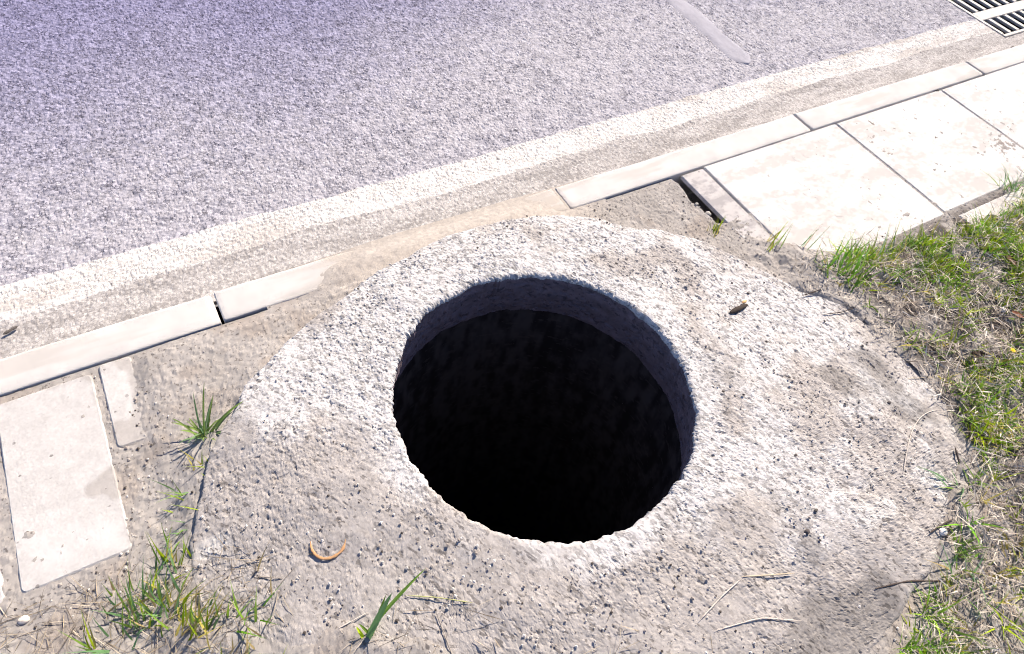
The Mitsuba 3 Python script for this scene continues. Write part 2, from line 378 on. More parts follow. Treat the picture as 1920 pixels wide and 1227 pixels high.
def stalk(points, radius, sides=6, samples=14, flat=1.0, jit=0.0, seed=0):
    """A round stalk, twig or strip along points, its ends tapered."""
    rng = np.random.default_rng(seed)
    p = np.asarray(points, float)
    s = np.concatenate([[0], np.cumsum(np.linalg.norm(np.diff(p, axis=0), axis=1))])
    t = np.linspace(0, 1, samples)
    c = np.stack([np.interp(t * s[-1], s, p[:, k]) for k in range(3)], 1)
    if samples > 4:
        for _ in range(2):
            c[1:-1] = 0.25 * c[:-2] + 0.5 * c[1:-1] + 0.25 * c[2:]
    d = np.gradient(c, axis=0)
    d /= np.linalg.norm(d, axis=1, keepdims=True)
    side = np.cross(d, [0, 0, 1.0]); side /= np.maximum(np.linalg.norm(side, axis=1, keepdims=True), 1e-6)
    nor = np.cross(side, d)
    r = radius * np.clip(np.minimum(t, 1 - t) * 8, 0.35, 1) * (1 + jit * rng.uniform(-1, 1, samples))
    a = np.arange(sides) * 2 * np.pi / sides
    v = c[:, None] + r[:, None, None] * (np.cos(a)[None, :, None] * side[:, None] + flat * np.sin(a)[None, :, None] * nor[:, None])
    i, j = np.meshgrid(np.arange(samples - 1), np.arange(sides), indexing='ij')
    q = np.stack([i * sides + j, i * sides + (j + 1) % sides, (i + 1) * sides + (j + 1) % sides, (i + 1) * sides + j], -1).reshape(-1, 4)
    v = np.vstack([v.reshape(-1, 3), c[:1], c[-1:]])
    n = samples * sides
    j = np.arange(sides)
    caps = np.vstack([np.stack([(j + 1) % sides, j, j * 0 + n], 1), np.stack([n - sides + j, n - sides + (j + 1) % sides, j * 0 + n + 1], 1)])
    return v, np.vstack([q[:, [0, 1, 2]], q[:, [0, 2, 3]], caps])


def lump(size, seed, sub=2, flat=0.7):
    m = trimesh.creation.icosphere(subdivisions=sub)
    v = np.array(m.vertices)
    v = v * (0.72 + 0.56 * meshkit.fbm(v * 1.3 + seed * 7.1, 3, seed)[:, None]) * np.array([1, 0.8, flat]) * size
    return v, np.array(m.faces)


def hull_slab(poly, z0, z1, bevel, seed=0, tilt=(0, 0)):
    """A paving slab: rounded corners, bevelled top edge, slightly uneven outline."""
    rng = np.random.default_rng(seed)
    inner = poly.buffer(-bevel)
    pts = []
    for g, z in ((poly, z0), (poly, z1 - bevel), (inner, z1)):
        c = np.array(g.exterior.coords)[:-1]
        pts.append(np.column_stack([c, np.full(len(c), z)]))
    p = np.vstack(pts)
    ctr = np.array(poly.centroid.coords[0])
    top = p[:, 2] > z0 + 1e-6
    p[top, 2] += (p[top, :2] - ctr) @ np.array(tilt)
    m = trimesh.convex.convex_hull(p)
    return np.array(m.vertices), np.array(m.faces)


# ------------------------------------------------------------------ road, edge line and gutter: one relief, three strips
GRATE = (3.600, 4.130, 1.320, 1.880)
LINE_Y, GUT_Y = 1.476, 1.368


def in_view_far(x, y):
    return y < 3.05 - 0.315 * (x + 0.3)


def not_grate(x, y):
    return ~((x > GRATE[0] - 0.001) & (x < GRATE[1] + 0.001) & (y > GRATE[2] - 0.001) & (y < GRATE[3] + 0.001))


def line_edge(x):
    return LINE_Y + 0.012 * (fb(x, x * 0, 0.10, 3, 21) - 0.5) + 0.010 * smooth(0.5, 2.5, x)


def gut_edge(x):
    return GUT_Y + 0.040 * (fb(x, x * 0, 0.35, 4, 22) - 0.5)


def road_relief(x, y):
    h, w = stones(x, y, 0.0098, 11)
    dusty = 1 - smooth(1.22, 1.50, y)
    z = ROAD_Z - 0.002 + 0.0042 * h * (1 - 0.55 * dusty) + 0.004 * (fb(x, y, 0.35, 3, 12) - 0.5) + 0.0016 * (fb(x, y, 0.02, 2, 13) - 0.5)
    return z + 0.010 * smooth(1.26, 1.21, y) * 0.5


xr, yr, fr = grid(-0.90, 4.60, 1.215, 3.20, 0.0042, lambda x, y: in_view_far(x, y) & not_grate(x, y))
zr = road_relief(xr, yr)
rim_d = np.minimum.reduce([xr + 0.90, 4.60 - xr, 3.05 - 0.315 * (xr + 0.3) - yr])
zr = ROAD_Z - 0.0075 + (zr - ROAD_Z + 0.0075) * smooth(0.005, 0.10, rim_d)      # the fine sheet runs out into the plain one
le, ge = line_edge(xr), gut_edge(xr)
cy = yr[fr].mean(1)
le_f, ge_f = le[fr].mean(1), ge[fr].mean(1)
V = np.column_stack([xr, yr, zr])


def pick(mask):
    f = fr[mask]
    u, inv = np.unique(f, return_inverse=True)
    return V[u], inv.reshape(-1, 3)


far_sheet = sbox(-40, 1.213, 40, 7.6).difference(sbox(GRATE[0], GRATE[2], GRATE[1], GRATE[3]))
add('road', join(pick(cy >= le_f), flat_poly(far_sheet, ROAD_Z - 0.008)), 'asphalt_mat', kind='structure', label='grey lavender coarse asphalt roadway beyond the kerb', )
add('road_edge_line', join(pick((cy < le_f) & (cy >= ge_f)), flat_poly(sbox(-6, GUT_Y, -0.9, LINE_Y), ROAD_Z - 0.0074), flat_poly(sbox(4.6, GUT_Y, 9, LINE_Y), ROAD_Z - 0.0074)), 'line_mat', kind='structure', label='worn whitish edge line along the asphalt')
add('gutter', join(pick(cy < ge_f), flat_poly(sbox(-6, 1.213, -0.9, GUT_Y), ROAD_Z - 0.0074), flat_poly(sbox(4.6, 1.213, 9, GUT_Y), ROAD_Z - 0.0074)), 'gutter_mat', kind='structure', label='dusty beige gutter strip between edge line and kerb')

# sealed crack in the asphalt
ys = np.linspace(1.575, 3.1, 160)
ux = np.linspace(-1, 1, 15)
wv = 0.050 * np.sqrt(np.clip((ys - 1.575) / 0.05, 0, 1)) * (1 + 0.35 * (fb(ys, ys * 0, 0.09, 3, 31) - 0.5))
cx = 2.188 + 0.020 * smooth(1.6, 2.1, ys) + 0.012 * (fb(ys, ys * 0, 0.25, 3, 32) - 0.5)
SX, SY = cx[:, None] + wv[:, None] * ux[None], ys[:, None] + 0 * ux[None]
SZ = ROAD_Z - 0.002 + 0.0045 * (1 - np.abs(ux)[None] ** 4) + 0 * SY + 0.0016 * fb(SX.ravel(), SY.ravel(), 0.012, 2, 33).reshape(SX.shape)
ii = np.arange(SX.size).reshape(SX.shape)
sq = np.stack([ii[:-1, :-1], ii[:-1, 1:], ii[1:, 1:], ii[1:, :-1]], -1).reshape(-1, 4)
add('road__sealed_crack', (np.column_stack([SX.ravel(), SY.ravel(), SZ.ravel()]), sq), 'seam_mat', True, label='smooth pale sealed crack across the asphalt')

# ------------------------------------------------------------------ kerb of single stones
prof = [(KERB_BACK, -0.22), (KERB_BACK, -0.006), (KERB_BACK + 0.006, 0.0)]
prof += [(KERB_BACK + 0.03 + 0.0145 * k, 0.0) for k in range(4)]
prof += [(KERB_FRONT - 0.018 + 0.018 * math.sin(a), -0.018 + 0.018 * math.cos(a)) for a in np.linspace(0, math.pi / 2, 6)] + [(KERB_FRONT + 0.003, -0.22)]
prof = np.array(prof)


def kerb_stone(x0, x1, seed, dz, dy):
    xs = np.concatenate([[x0, x0 + 0.004], np.linspace(x0 + 0.02, x1 - 0.02, 70), [x1 - 0.004, x1]])
    c = np.array([prof[:, 0].mean(), -0.06])
    v = []
    for k, x in enumerate(xs):
        s = 0.004 if k in (0, len(xs) - 1) else 0.0
        q = prof.copy()
        d = q - c
        q = q - s * np.sign(d) * (np.abs(d) > 0.01)
        v.append(np.column_stack([np.full(len(q), x), q[:, 0] + dy, q[:, 1] + dz]))
    v = np.array(v)
    nn = meshkit.fbm(v / 0.03 + seed * 3.3, 3, seed) - 0.5
    big = meshkit.fbm(v / 0.22 + seed * 1.7, 2, seed + 5) - 0.5
    v[..., 2] += 0.0010 * nn + 0.004 * big
    v[..., 1] += 0.0016 * nn
    m = len(prof)
    i, j = np.meshgrid(np.arange(len(xs) - 1), np.arange(m - 1), indexing='ij')
    q = np.stack([i * m + j, i * m + j + 1, (i + 1) * m + j + 1, (i + 1) * m + j], -1).reshape(-1, 4)
    f = np.vstack([q[:, [0, 1, 2]], q[:, [0, 2, 3]]])
    a = np.arange(1, m - 1)
    n0 = (len(xs) - 1) * m
    f = np.vstack([f, np.stack([0 * a, a + 1, a], 1), np.stack([0 * a + n0, n0 + a, n0 + a + 1], 1)])
    return v.reshape(-1, 3), f[:, ::-1]


scene_kerb = [-4.155, -3.115, -2.075, -1.035, -0.004, 1.0085, 2.053, 3.0855, 4.12, 5.15, 6.19, 7.22]
add('kerb', (np.array([[-4.2, KERB_BACK + 0.012, -0.24], [7.3, KERB_BACK + 0.012, -0.24], [7.3, KERB_FRONT - 0.012, -0.24], [-4.2, KERB_FRONT - 0.012, -0.24],
                       [-4.2, KERB_BACK + 0.012, -0.050], [7.3, KERB_BACK + 0.012, -0.050], [7.3, KERB_FRONT - 0.012, -0.050], [-4.2, KERB_FRONT - 0.012, -0.050]]),
             np.array([[4, 5, 6, 7], [0, 1, 5, 4], [2, 3, 7, 6], [1, 2, 6, 5], [3, 0, 4, 7]])), 'drain_mat', kind='structure', label='low concrete kerb of long stones between pavement and gutter')
for k in range(len(scene_kerb) - 1):
    g = 0.0035
    add(numbered('kerb__stone'), kerb_stone(scene_kerb[k] + g, scene_kerb[k + 1] - g, k, [0, .001, -.001, 0.0, 0.0, -.001, 0.001, 0.0][k % 8], [0, .001, 0, -.0015, 0.0015, 0, .001, -.001][k % 8]), 'kerb_mat', 60)

# ------------------------------------------------------------------ pavement: slabs on a bed of soil
def rslab(x0, x1, y0, y1, r=0.008, jig=0.0, seed=0):
    rng = np.random.default_rng(seed)
    c = np.array([[x0, y0], [x1, y0], [x1, y1], [x0, y1]]) + rng.uniform(-jig, jig, (4, 2))
    return Polygon(c).buffer(-r).buffer(r, quad_segs=4)


add('pavement', join(flat_poly(sbox(1.63, 0.10, 7.2, 1.104), -0.008), flat_poly(sbox(-4.1, 0.60, -0.225, 1.104), -0.012)), 'soil_mat', kind='structure', label='pavement of pale concrete slabs behind the kerb')
PALE = [(1.588, 2.164, 0.598, 1.101, (0.001, 0.0)), (2.171, 2.779, 0.602, 1.1015, (-0.001, 0.001)), (2.786, 3.395, 0.601, 1.1015, (0.001, 0.0)), (3.402, 4.012, 0.601, 1.1015, (0, 0)),
        (4.02, 4.63, 0.601, 1.1015, (0.001, 0)), (4.64, 5.25, 0.601, 1.1015, (0, 0.001)), (5.258, 5.87, 0.601, 1.1015, (0, 0)), (5.878, 6.49, 0.601, 1.1015, (0, 0))]
for k, (x0, x1, y0, y1, tl) in enumerate(PALE):
    x0 = 1.532 if k == 0 else x0
    add(numbered('pavement__slab'), hull_slab(rslab(x0, x1, y0, y1, 0.006, 0.0015, k), -0.024, 0.000, 0.003, k, tl), 'slab_white_mat')
for k, (x0, x1) in enumerate([(2.205, 2.78), (2.788, 3.39), (3.398, 4.0), (4.008, 4.61), (4.618, 5.22)]):
    add(numbered('pavement__slab'), hull_slab(rslab(x0, x1, 0.06, 0.574, 0.006, 0.0015, 20 + k), -0.045, 0.001, 0.004, k, (0, 0)), 'slab_white_mat')
add(numbered('pavement__slab'), hull_slab(rslab(1.436, 1.526, 0.60, 1.100, 0.005, 0.002, 31), -0.016, -0.003, 0.003, 3, (0.02, 0.0)), 'slab_dirty_mat', label='narrow grey end slab beside the dark hollow')
add(numbered('pavement__slab'), hull_slab(rslab(-0.486, -0.298, 0.646, 1.080, 0.012, 0.003, 32), -0.024, 0.000, 0.003, 4, (0.0, 0.003)), 'slab_grey_mat', label='grey slab at the left, soil on its right edge')
add(numbered('pavement__slab'), hull_slab(rslab(-0.283, -0.214, 0.870, 1.098, 0.010, 0.004, 33), -0.024, 0.000, 0.003, 5, (-0.02, 0.0)), 'slab_grey_mat', label='narrow piece of slab half buried in sand')
for k, (x0, x1) in enumerate([(-0.70, -0.512), (-0.915, -0.725), (-1.13, -0.94), (-1.345, -1.155), (-1.56, -1.37), (-1.775, -1.585)]):
    add(numbered('pavement__slab'), hull_slab(rslab(x0, x1, 0.646, 1.085, 0.015, 0.002, 40 + k), -0.045, 0.0, 0.006, k, (0, 0)), 'slab_grey_mat')

# ------------------------------------------------------------------ ground: bare soil and the verge
def soil_keep(x, y):
    r, th = np.hypot(x - HC[0], y - HC[1]), np.arctan2(y - HC[1], x - HC[0])
    hidden = (r < edge_of(th)[0] - 0.03) & (near_side(x, y) <= 0.0)
    seen = (x > -0.85) & (x < 3.35) & (y > 0.36 - 0.545 * (x + 0.53)) & (y > -0.60 + 0.62 * (x - 1.18))
    return seen & ~hidden & (r > 0.40) & (y < 1.216) & ~((y > KERB_BACK - 0.002) & ((x < 0.10) | (x > 1.14)))


xs_, ys_, fs_ = grid(-0.90, 3.40, -1.0, 1.216, 0.0048, soil_keep)
sh, sw = stones(xs_, ys_, 0.011, 41, 0.55)
sh2, _ = stones(xs_, ys_, 0.030, 42, 0.40)
on_kerb = smooth(KERB_BACK - 0.03, KERB_BACK, ys_)
zs_ = soil_z(xs_, ys_) + (0.0022 * sh * (sw > 0.6) + 0.003 * sh2 * (nz(xs_, ys_, 0.07, 44) > 0.70)) * (1 - on_kerb) + (1 - 0.4 * on_kerb) * (0.0035 * (fb(xs_, ys_, 0.030, 3, 43) - 0.5) + 0.003 * (fb(xs_, ys_, 0.010, 2, 45) - 0.5))
def soil_far(x, y):
    d = np.minimum.reduce([x + 0.85, 3.35 - x, y - 0.36 + 0.545 * (x + 0.53), y + 0.60 - 0.62 * (x - 1.18)])
    return (d < 0.035) & (np.hypot(x - HC[0], y - HC[1]) > 0.55)


xo, yo, fo = grid(-4.2, 7.2, -4.0, 1.100, 0.03, soil_far)
zo = soil_z(xo, yo) - 0.005 + 0.006 * (fb(xo, yo, 0.06, 3, 46) - 0.5)
bedz = -0.125
wide = sbox(-40, -40, 40, 1.100).difference(Point(*HC).buffer(0.46)).difference(sbox(1.63, 0.1, 7.2, 1.11)).difference(sbox(-4.1, 0.6, -0.225, 1.11))
add('ground', join((np.column_stack([xs_, ys_, zs_]), fs_), (np.column_stack([xo, yo, zo]), fo), flat_poly(wide, bedz), flat_poly(sbox(-40, 7.6, 40, 40), -0.02)), 'soil_mat', kind='structure', label='bare sandy soil round the manhole and under the turf')

# ------------------------------------------------------------------ the open manhole
NA = 1320
th = np.linspace(-np.pi, np.pi, NA, endpoint=False)
re, ze = edge_of(th)
re = re * (1 + 0.035 * (meshkit.fbm(np.stack([np.cos(th) * 5, np.sin(th) * 5, th * 0], -1), 4, 51) - 0.5) + 0.014 * (meshkit.fbm(np.stack([np.cos(th) * 24, np.sin(th) * 24, th * 0], -1), 3, 52) - 0.5))
chip_ = 0.010 * (meshkit.fbm(np.stack([np.cos(th) * 4, np.sin(th) * 4, th * 0], -1), 3, 53) - 0.5) + 0.012 * (meshkit.fbm(np.stack([np.cos(th) * 16, np.sin(th) * 16, th * 0], -1), 3, 54) - 0.5)
chip_ += 0.012 * np.exp(-((np.degrees(th) - 122) / 14) ** 2) * (meshkit.fbm(np.stack([np.cos(th) * 30, np.sin(th) * 30, th * 0], -1), 3, 55))
ROUND = 0.013
rows = []                                   # (r, z, share of throat 0/1) from the rim outwards
ca, sa = np.cos(th), np.sin(th)
rim = R_RIM + chip_
top_t = np.linspace(0, 1, 200) ** 0.94
for a in np.linspace(0, np.pi / 2, 7)[:-1]:   # rounded rim
    r = rim + ROUND * (1 - np.sin(a + 0) )* 0 + ROUND * (1 - np.cos(a))
    x, y = HC[0] + r * ca, HC[1] + r * sa
    z = collar_top(HC[0] + (rim + ROUND) * ca, HC[1] + (rim + ROUND) * sa) - ROUND + ROUND * np.sin(a)
    rows.append((r, z))
for t in top_t:
    r = rim + ROUND + (re - 0.012 - rim - ROUND) * t
    rows.append((r, collar_top(HC[0] + r * ca, HC[1] + r * sa)))
zl = rows[-1][1]
for a in np.linspace(0, np.pi / 2, 5)[1:]:
    rows.append((re - 0.012 + 0.012 * np.sin(a), zl - 0.012 + 0.012 * np.cos(a)))
for k in range(1, 16):
    rows.append((re + 0.0012 * k, zl - 0.012 - k * 0.007))
Rr, Zz = np.array([r for r, z in rows]), np.array([z for r, z in rows])
X, Y = HC[0] + Rr * ca, HC[1] + Rr * sa
dr_, dz_ = np.gradient(Rr, axis=0), np.gradient(Zz, axis=0)
ln = np.hypot(dr_, dz_) + 1e-9
nr, nzv = -dz_ / ln, dr_ / ln
pts = np.stack([X, Y, Zz], -1)
flat_xy = (X.ravel(), Y.ravel())
h1, w1 = stones(*flat_xy, 0.0062, 61, 0.62)
h1, w1 = h1.reshape(X.shape), w1.reshape(X.shape)
dd = -(0.62 * (X - HC[0]) + 0.785 * (Y - HC[1]))
rough_ = 0.55 + 0.75 * smooth(0.30, 0.60, meshkit.fbm(pts / 0.13, 3, 62)) - 0.50 * smooth(0.15, 0.45, dd)
rough_ = 0.78 * np.clip(rough_, 0.30, 1.2)
disp = rough_ * (0.0026 * (h1 - 0.4) + 0.0062 * (meshkit.fbm(np.stack([(0.88 * X + 0.475 * Y) / 0.009, (-0.475 * X + 0.88 * Y) / 0.018, Zz / 0.013], -1), 3, 63) - 0.5) - 0.0045 * smooth(0.66, 0.80, meshkit.fbm(pts / 0.008, 2, 64)))
lip = np.hypot(X - 0.9974, Y - -0.1159) + 0.022 * (meshkit.fbm(pts / 0.05, 3, 67) - 0.5)      # a thin later skim of concrete ends in a low lip
disp += 0.0055 * smooth(0.94, 1.05, X) * (1 - smooth(0.1747, 0.1837, lip))
disp += 0.010 * (meshkit.fbm(pts / 0.09, 3, 65) - 0.5) + 0.004 * (meshkit.fbm(pts / 0.035, 2, 66) - 0.5)
pts[..., 0] += disp * nr * ca
pts[..., 1] += disp * nr * sa
pts[..., 2] += disp * nzv


def ring_faces(n):
    i = np.arange(n - 1)[:, None] * NA
    j = np.arange(NA)[None]
    k = (j + 1) % NA
    q = np.stack([i + j, i + NA + j, i + NA + k, i + k], -1).reshape(-1, 4)
    return np.vstack([q[:, [0, 1, 2]], q[:, [0, 2, 3]]])


M = {'label': 'open manhole without a cover in a rough concrete collar by the kerb', 'category': 'manhole'}
labels['open_manhole'] = M
add('open_manhole__collar', (pts.reshape(-1, 3), ring_faces(len(rows))), 'collar_mat')
NT = 56
tt = np.linspace(0, 1, NT)[:, None]
first = pts[0]
r0 = np.hypot(first[:, 0] - HC[0], first[:, 1] - HC[1])[None]
z0 = first[:, 2][None]
ledge = 0.006 * (meshkit.fbm(np.stack([ca * 8, sa * 8, th * 0], -1), 3, 72) - 0.5)[None]
Rt = r0 + (R_RING + ledge - r0) * tt
Zt = z0 + (Z_RING - z0) * tt
pt = np.stack([HC[0] + Rt * ca, HC[1] + Rt * sa, Zt], -1)
dsp = (0.006 * (meshkit.fbm(pt / 0.020, 3, 73) - 0.5) + 0.012 * (meshkit.fbm(pt / 0.08, 2, 74) - 0.5) + 0.005 * smooth(0.62, 0.8, meshkit.noise(pt / 0.012, 75))) * np.minimum(1, tt * 12)
pt[..., 0] += dsp * ca
pt[..., 1] += dsp * sa
under = np.stack([HC[0] + (R_RING + 0.09) * ca, HC[1] + (R_RING + 0.09) * sa, np.full(NA, Z_RING - 0.002)], -1)[None]
pt = np.concatenate([pt, under], 0)
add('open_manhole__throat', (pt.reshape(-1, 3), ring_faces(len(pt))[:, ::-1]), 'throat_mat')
NS = 70
zs2 = np.linspace(Z_RING - 0.003, -2.9, NS)[:, None]
shaft_r = 0.402 + 0 * zs2 + 0 * th[None]
ps = np.stack([HC[0] + shaft_r * ca[None], HC[1] + shaft_r * sa[None], zs2 + 0 * th[None]], -1)
sd = 0.012 * (meshkit.fbm(ps / 0.06, 3, 76) - 0.5)
ps[..., 0] += sd * ca
ps[..., 1] += sd * sa
sub = np.arange(0, NA, 4)
ps = ps[:, sub]
i = np.arange(NS - 1)[:, None] * len(sub)
j = np.arange(len(sub))[None]
k_ = (j + 1) % len(sub)
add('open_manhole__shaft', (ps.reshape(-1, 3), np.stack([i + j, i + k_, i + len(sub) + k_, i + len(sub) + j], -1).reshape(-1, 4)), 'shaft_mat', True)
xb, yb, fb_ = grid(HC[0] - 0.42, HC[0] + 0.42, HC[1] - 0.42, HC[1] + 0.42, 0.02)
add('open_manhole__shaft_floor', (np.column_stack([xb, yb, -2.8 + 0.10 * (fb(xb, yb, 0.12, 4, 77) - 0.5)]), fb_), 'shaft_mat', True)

# ------------------------------------------------------------------ drain grate in the gutter
labels['drain_grate'] = {'label': 'pale metal drain grate with dark slots in the gutter', 'category': 'drain grate'}
gx0, gx1, gy0, gy1 = GRATE
ROWS = [(1.340, 1.464), (1.530, 1.668), (1.734, 1.860)]


def block(x0, x1, y0, y1, z0, z1, b=0.003):
    m = hull_slab(sbox(x0, y0, x1, y1).buffer(-b).buffer(b, quad_segs=2), z0, z1, b)
    return m


zt = ROAD_Z + 0.001
fr_ = [block(gx0, gx1, gy0, ROWS[0][0], zt - 0.05, zt), block(gx0, gx1, ROWS[2][1], gy1, zt - 0.05, zt),
       block(gx0, gx0 + 0.024, ROWS[0][0] + .0005, ROWS[2][1] - .0005, zt - 0.05, zt), block(gx1 - 0.024, gx1, ROWS[0][0] + .0005, ROWS[2][1] - .0005, zt - 0.05, zt)]
add('drain_grate__frame', join(*fr_), 'iron_mat')
for (a, b) in ((ROWS[0][1], ROWS[1][0]), (ROWS[1][1], ROWS[2][0])):
    add(numbered('drain_grate__crossbar'), block(gx0 + 0.0245, gx1 - 0.0245, a, b, zt - 0.045, zt - 0.0015), 'iron_mat')
for (a, b) in ROWS:
    x = gx0 + 0.024 + 0.0375
    while x + 0.027 < gx1 - 0.04:
        add(numbered('drain_grate__bar'), block(x, x + 0.027, a + 0.0005, b - 0.0005, zt - 0.011, zt - 0.002), 'iron_mat')
        x += 0.0645
pit = trimesh.creation.box((gx1 - gx0 - 0.01, gy1 - gy0 - 0.01, 0.7))
pit.apply_translation(((gx0 + gx1) / 2, (gy0 + gy1) / 2, zt - 0.055 - 0.35))
keep = pit.face_normals[:, 2] < 0.5
add('drain_grate__pit', (np.array(pit.vertices), np.array(pit.faces)[keep][:, ::-1]), 'drain_mat')

# ------------------------------------------------------------------ grass: the turf of the verge
def greens(n, rng, kind='mix'):
    a = np.array([0.15, 0.25, 0.045]); b = np.array([0.25, 0.34, 0.015]); c = np.array([0.15, 0.27, 0.11]); d = np.array([0.42, 0.37, 0.10])
    bases = {'mix': [a, b, c, d], 'bright': [np.array([0.14, 0.33, 0.03]), np.array([0.22, 0.37, 0.04]), a], 'blue': [c, np.array([0.14, 0.27, 0.12]), a], 'yellow': [b, b, d, a]}[kind]
    pick_ = rng.integers(0, len(bases), n)
    return np.array(bases)[pick_] * rng.uniform(0.75, 1.75, (n, 1))


def turf_points(n, rng, inside):
    out = []
    while len(out) < n:
        p = np.column_stack([rng.uniform(0.8, 3.9, 4 * n), rng.uniform(-1.30, 0.66, 4 * n)])
        p = p[inside(p[:, 0], p[:, 1])]
        out = p if len(out) == 0 else np.vstack([out, p])
    return out[:n]


def turf_limit(x, y):
    """Metres inside the turf (positive) across its ragged border."""
    top = np.interp(x, [1.40, 1.50, 1.66, 1.87, 2.14, 2.41, 2.60, 3.0, 3.6], [.60, .60, .595, .54, .505, .50, .54, .52, .52]) - y
    a = np.interp(y, [-.60, -.36, -.234, -.19, -.165, -.09, -.014, .082, .28, .40, .479, .56, .60, .7], [.85, .90, .96, 1.05, 1.20, 1.31, 1.45, 1.55, 1.57, 1.57, 1.54, 1.50, 1.50, 1.55])
    return np.minimum(top, x - a)


OUTER = False


def frame_margin(x, y):
    near = (y > -0.52 + 0.66 * (x - 1.18)) & (y > 0.42 - 0.545 * (x + 0.53))
    return (~near & (y > -1.05 + 0.66 * (x - 1.18))) if OUTER else near


rng = np.random.default_rng(101)
# dry straw matted on the soil
def straw_in(x, y):
    return frame_margin(x, y) & (turf_limit(x, y) + 0.10 * (fb(x, y, 0.09, 3, 81) - 0.5) > rng.uniform(-0.07, 0.06, len(x)))


pb = turf_points(11500, rng, straw_in)
OUTER = True
pb = np.vstack([pb, turf_points(9000, rng, straw_in)])
OUTER = False
n = len(pb)
base = np.column_stack([pb, soil_z(pb[:, 0], pb[:, 1]) + rng.uniform(0.001, 0.028, n)])
v, f = ribbons(base, rng.uniform(0, 2 * np.pi, n), rng.uniform(0.012, 0.065, n), rng.uniform(0.0010, 0.0030, n), rng.normal(0.12, 0.25, n), rng.normal(0.25, 0.35, n), 3, rng.uniform(-1, 1, n))
sc = np.array([[0.56, 0.50, 0.43], [0.44, 0.39, 0.33], [0.62, 0.58, 0.53], [0.20, 0.16, 0.13]])[rng.integers(0, 4, n)] * rng.uniform(0.55, 1.25, (n, 1))

# thin dry stems strewn over the earth at the foot of the picture and the left edge
def strewn(x, y):
    d = -(0.62 * (x - HC[0]) + 0.785 * (y - HC[1]))
    p = smooth(0.44, 0.60, d) * smooth(0.40, 0.62, fb(x, y, 0.11, 3, 84)) + 0.4 * (np.hypot((x + 0.25) / 0.16, (y - 0.48) / 0.10) < 1)
    return (y > 0.45 - 0.545 * (x + 0.53)) & (x < 1.1) & (np.hypot(x - HC[0], y - HC[1]) > 0.4) & (rng.uniform(0, 1, len(x)) < p)


p2 = []
while sum(map(len, p2)) < 850:
    q2 = np.column_stack([rng.uniform(-0.55, 1.1, 4000), rng.uniform(-0.45, 0.62, 4000)])
    p2.append(q2[strewn(q2[:, 0], q2[:, 1])])
p2 = np.vstack(p2)[:850]
n2 = len(p2)
v2, f2_ = ribbons(np.column_stack([p2, top_z(p2[:, 0], p2[:, 1]) + 0.004]), rng.uniform(0, 2 * np.pi, n2), rng.uniform(0.02, 0.085, n2), rng.uniform(0.0008, 0.0020, n2), rng.normal(0.10, 0.12, n2), rng.normal(0.2, 0.25, n2), 3, rng.uniform(-1, 1, n2))
sc = np.vstack([sc, np.array([[0.50, 0.44, 0.36], [0.36, 0.30, 0.22], [0.16, 0.13, 0.10]])[rng.integers(0, 3, n2)] * rng.uniform(0.6, 1.1, (n2, 1))])
v, f = join((v, f), (v2, f2_))
add('dry_grass', (v, f), 'straw_mat', color=np.repeat(sc, 8, 0), kind='stuff', label='dry straw matted between the green blades of the verge and strewn over the bare earth', category='dry grass')

# green blades: small tufts, dense towards the paving and sparse on the straw
def green_in(x, y):
    m = turf_limit(x, y)
    dens = 0.22 + 0.70 * (1 - smooth(0.03, 0.20, np.interp(x, [1.40, 1.50, 1.66, 1.87, 2.14, 2.41, 2.60, 3.0, 3.6], [.60, .60, .595, .54, .505, .50, .54, .52, .52]) - y)) * smooth(1.50, 1.75, x) + 0.30 * smooth(1.9, 2.4, x)
    dens = dens * (0.25 + 1.5 * smooth(0.42, 0.62, fb(x, y, 0.10, 3, 82)))
    return frame_margin(x, y) & (m > -0.01) & (rng.uniform(0, 1, len(x)) < dens)


tp = turf_points(1250, rng, green_in)
OUTER = True
tp = np.vstack([tp, turf_points(1200, rng, green_in)])
OUTER = False
per = rng.integers(3, 10, len(tp))
own = np.repeat(np.arange(len(tp)), per)
n = len(own)
root = tp[own] + rng.normal(0, 0.006, (n, 2))
size = np.repeat(rng.uniform(0.022, 0.078, len(tp)), per)
base = np.column_stack([root, soil_z(root[:, 0], root[:, 1]) - 0.002])
v, f = ribbons(base, rng.uniform(0, 2 * np.pi, n), size * rng.uniform(0.5, 1.25, n), rng.uniform(0.0022, 0.0055, n), rng.uniform(0.35, 1.45, n), rng.uniform(0.1, 1.1, n), 4, rng.uniform(-0.6, 0.6, n))
gc = np.repeat(np.where(rng.uniform(0, 1, (len(tp), 1)) < 0.6, greens(len(tp), rng, 'yellow'), greens(len(tp), rng, 'bright')), per, 0) * rng.uniform(0.8, 1.2, (n, 1))
add('turf_grass', (v, f), 'grass_mat', color=np.repeat(gc, 10, 0), kind='stuff', label='short green grass blades of the verge', category='grass')

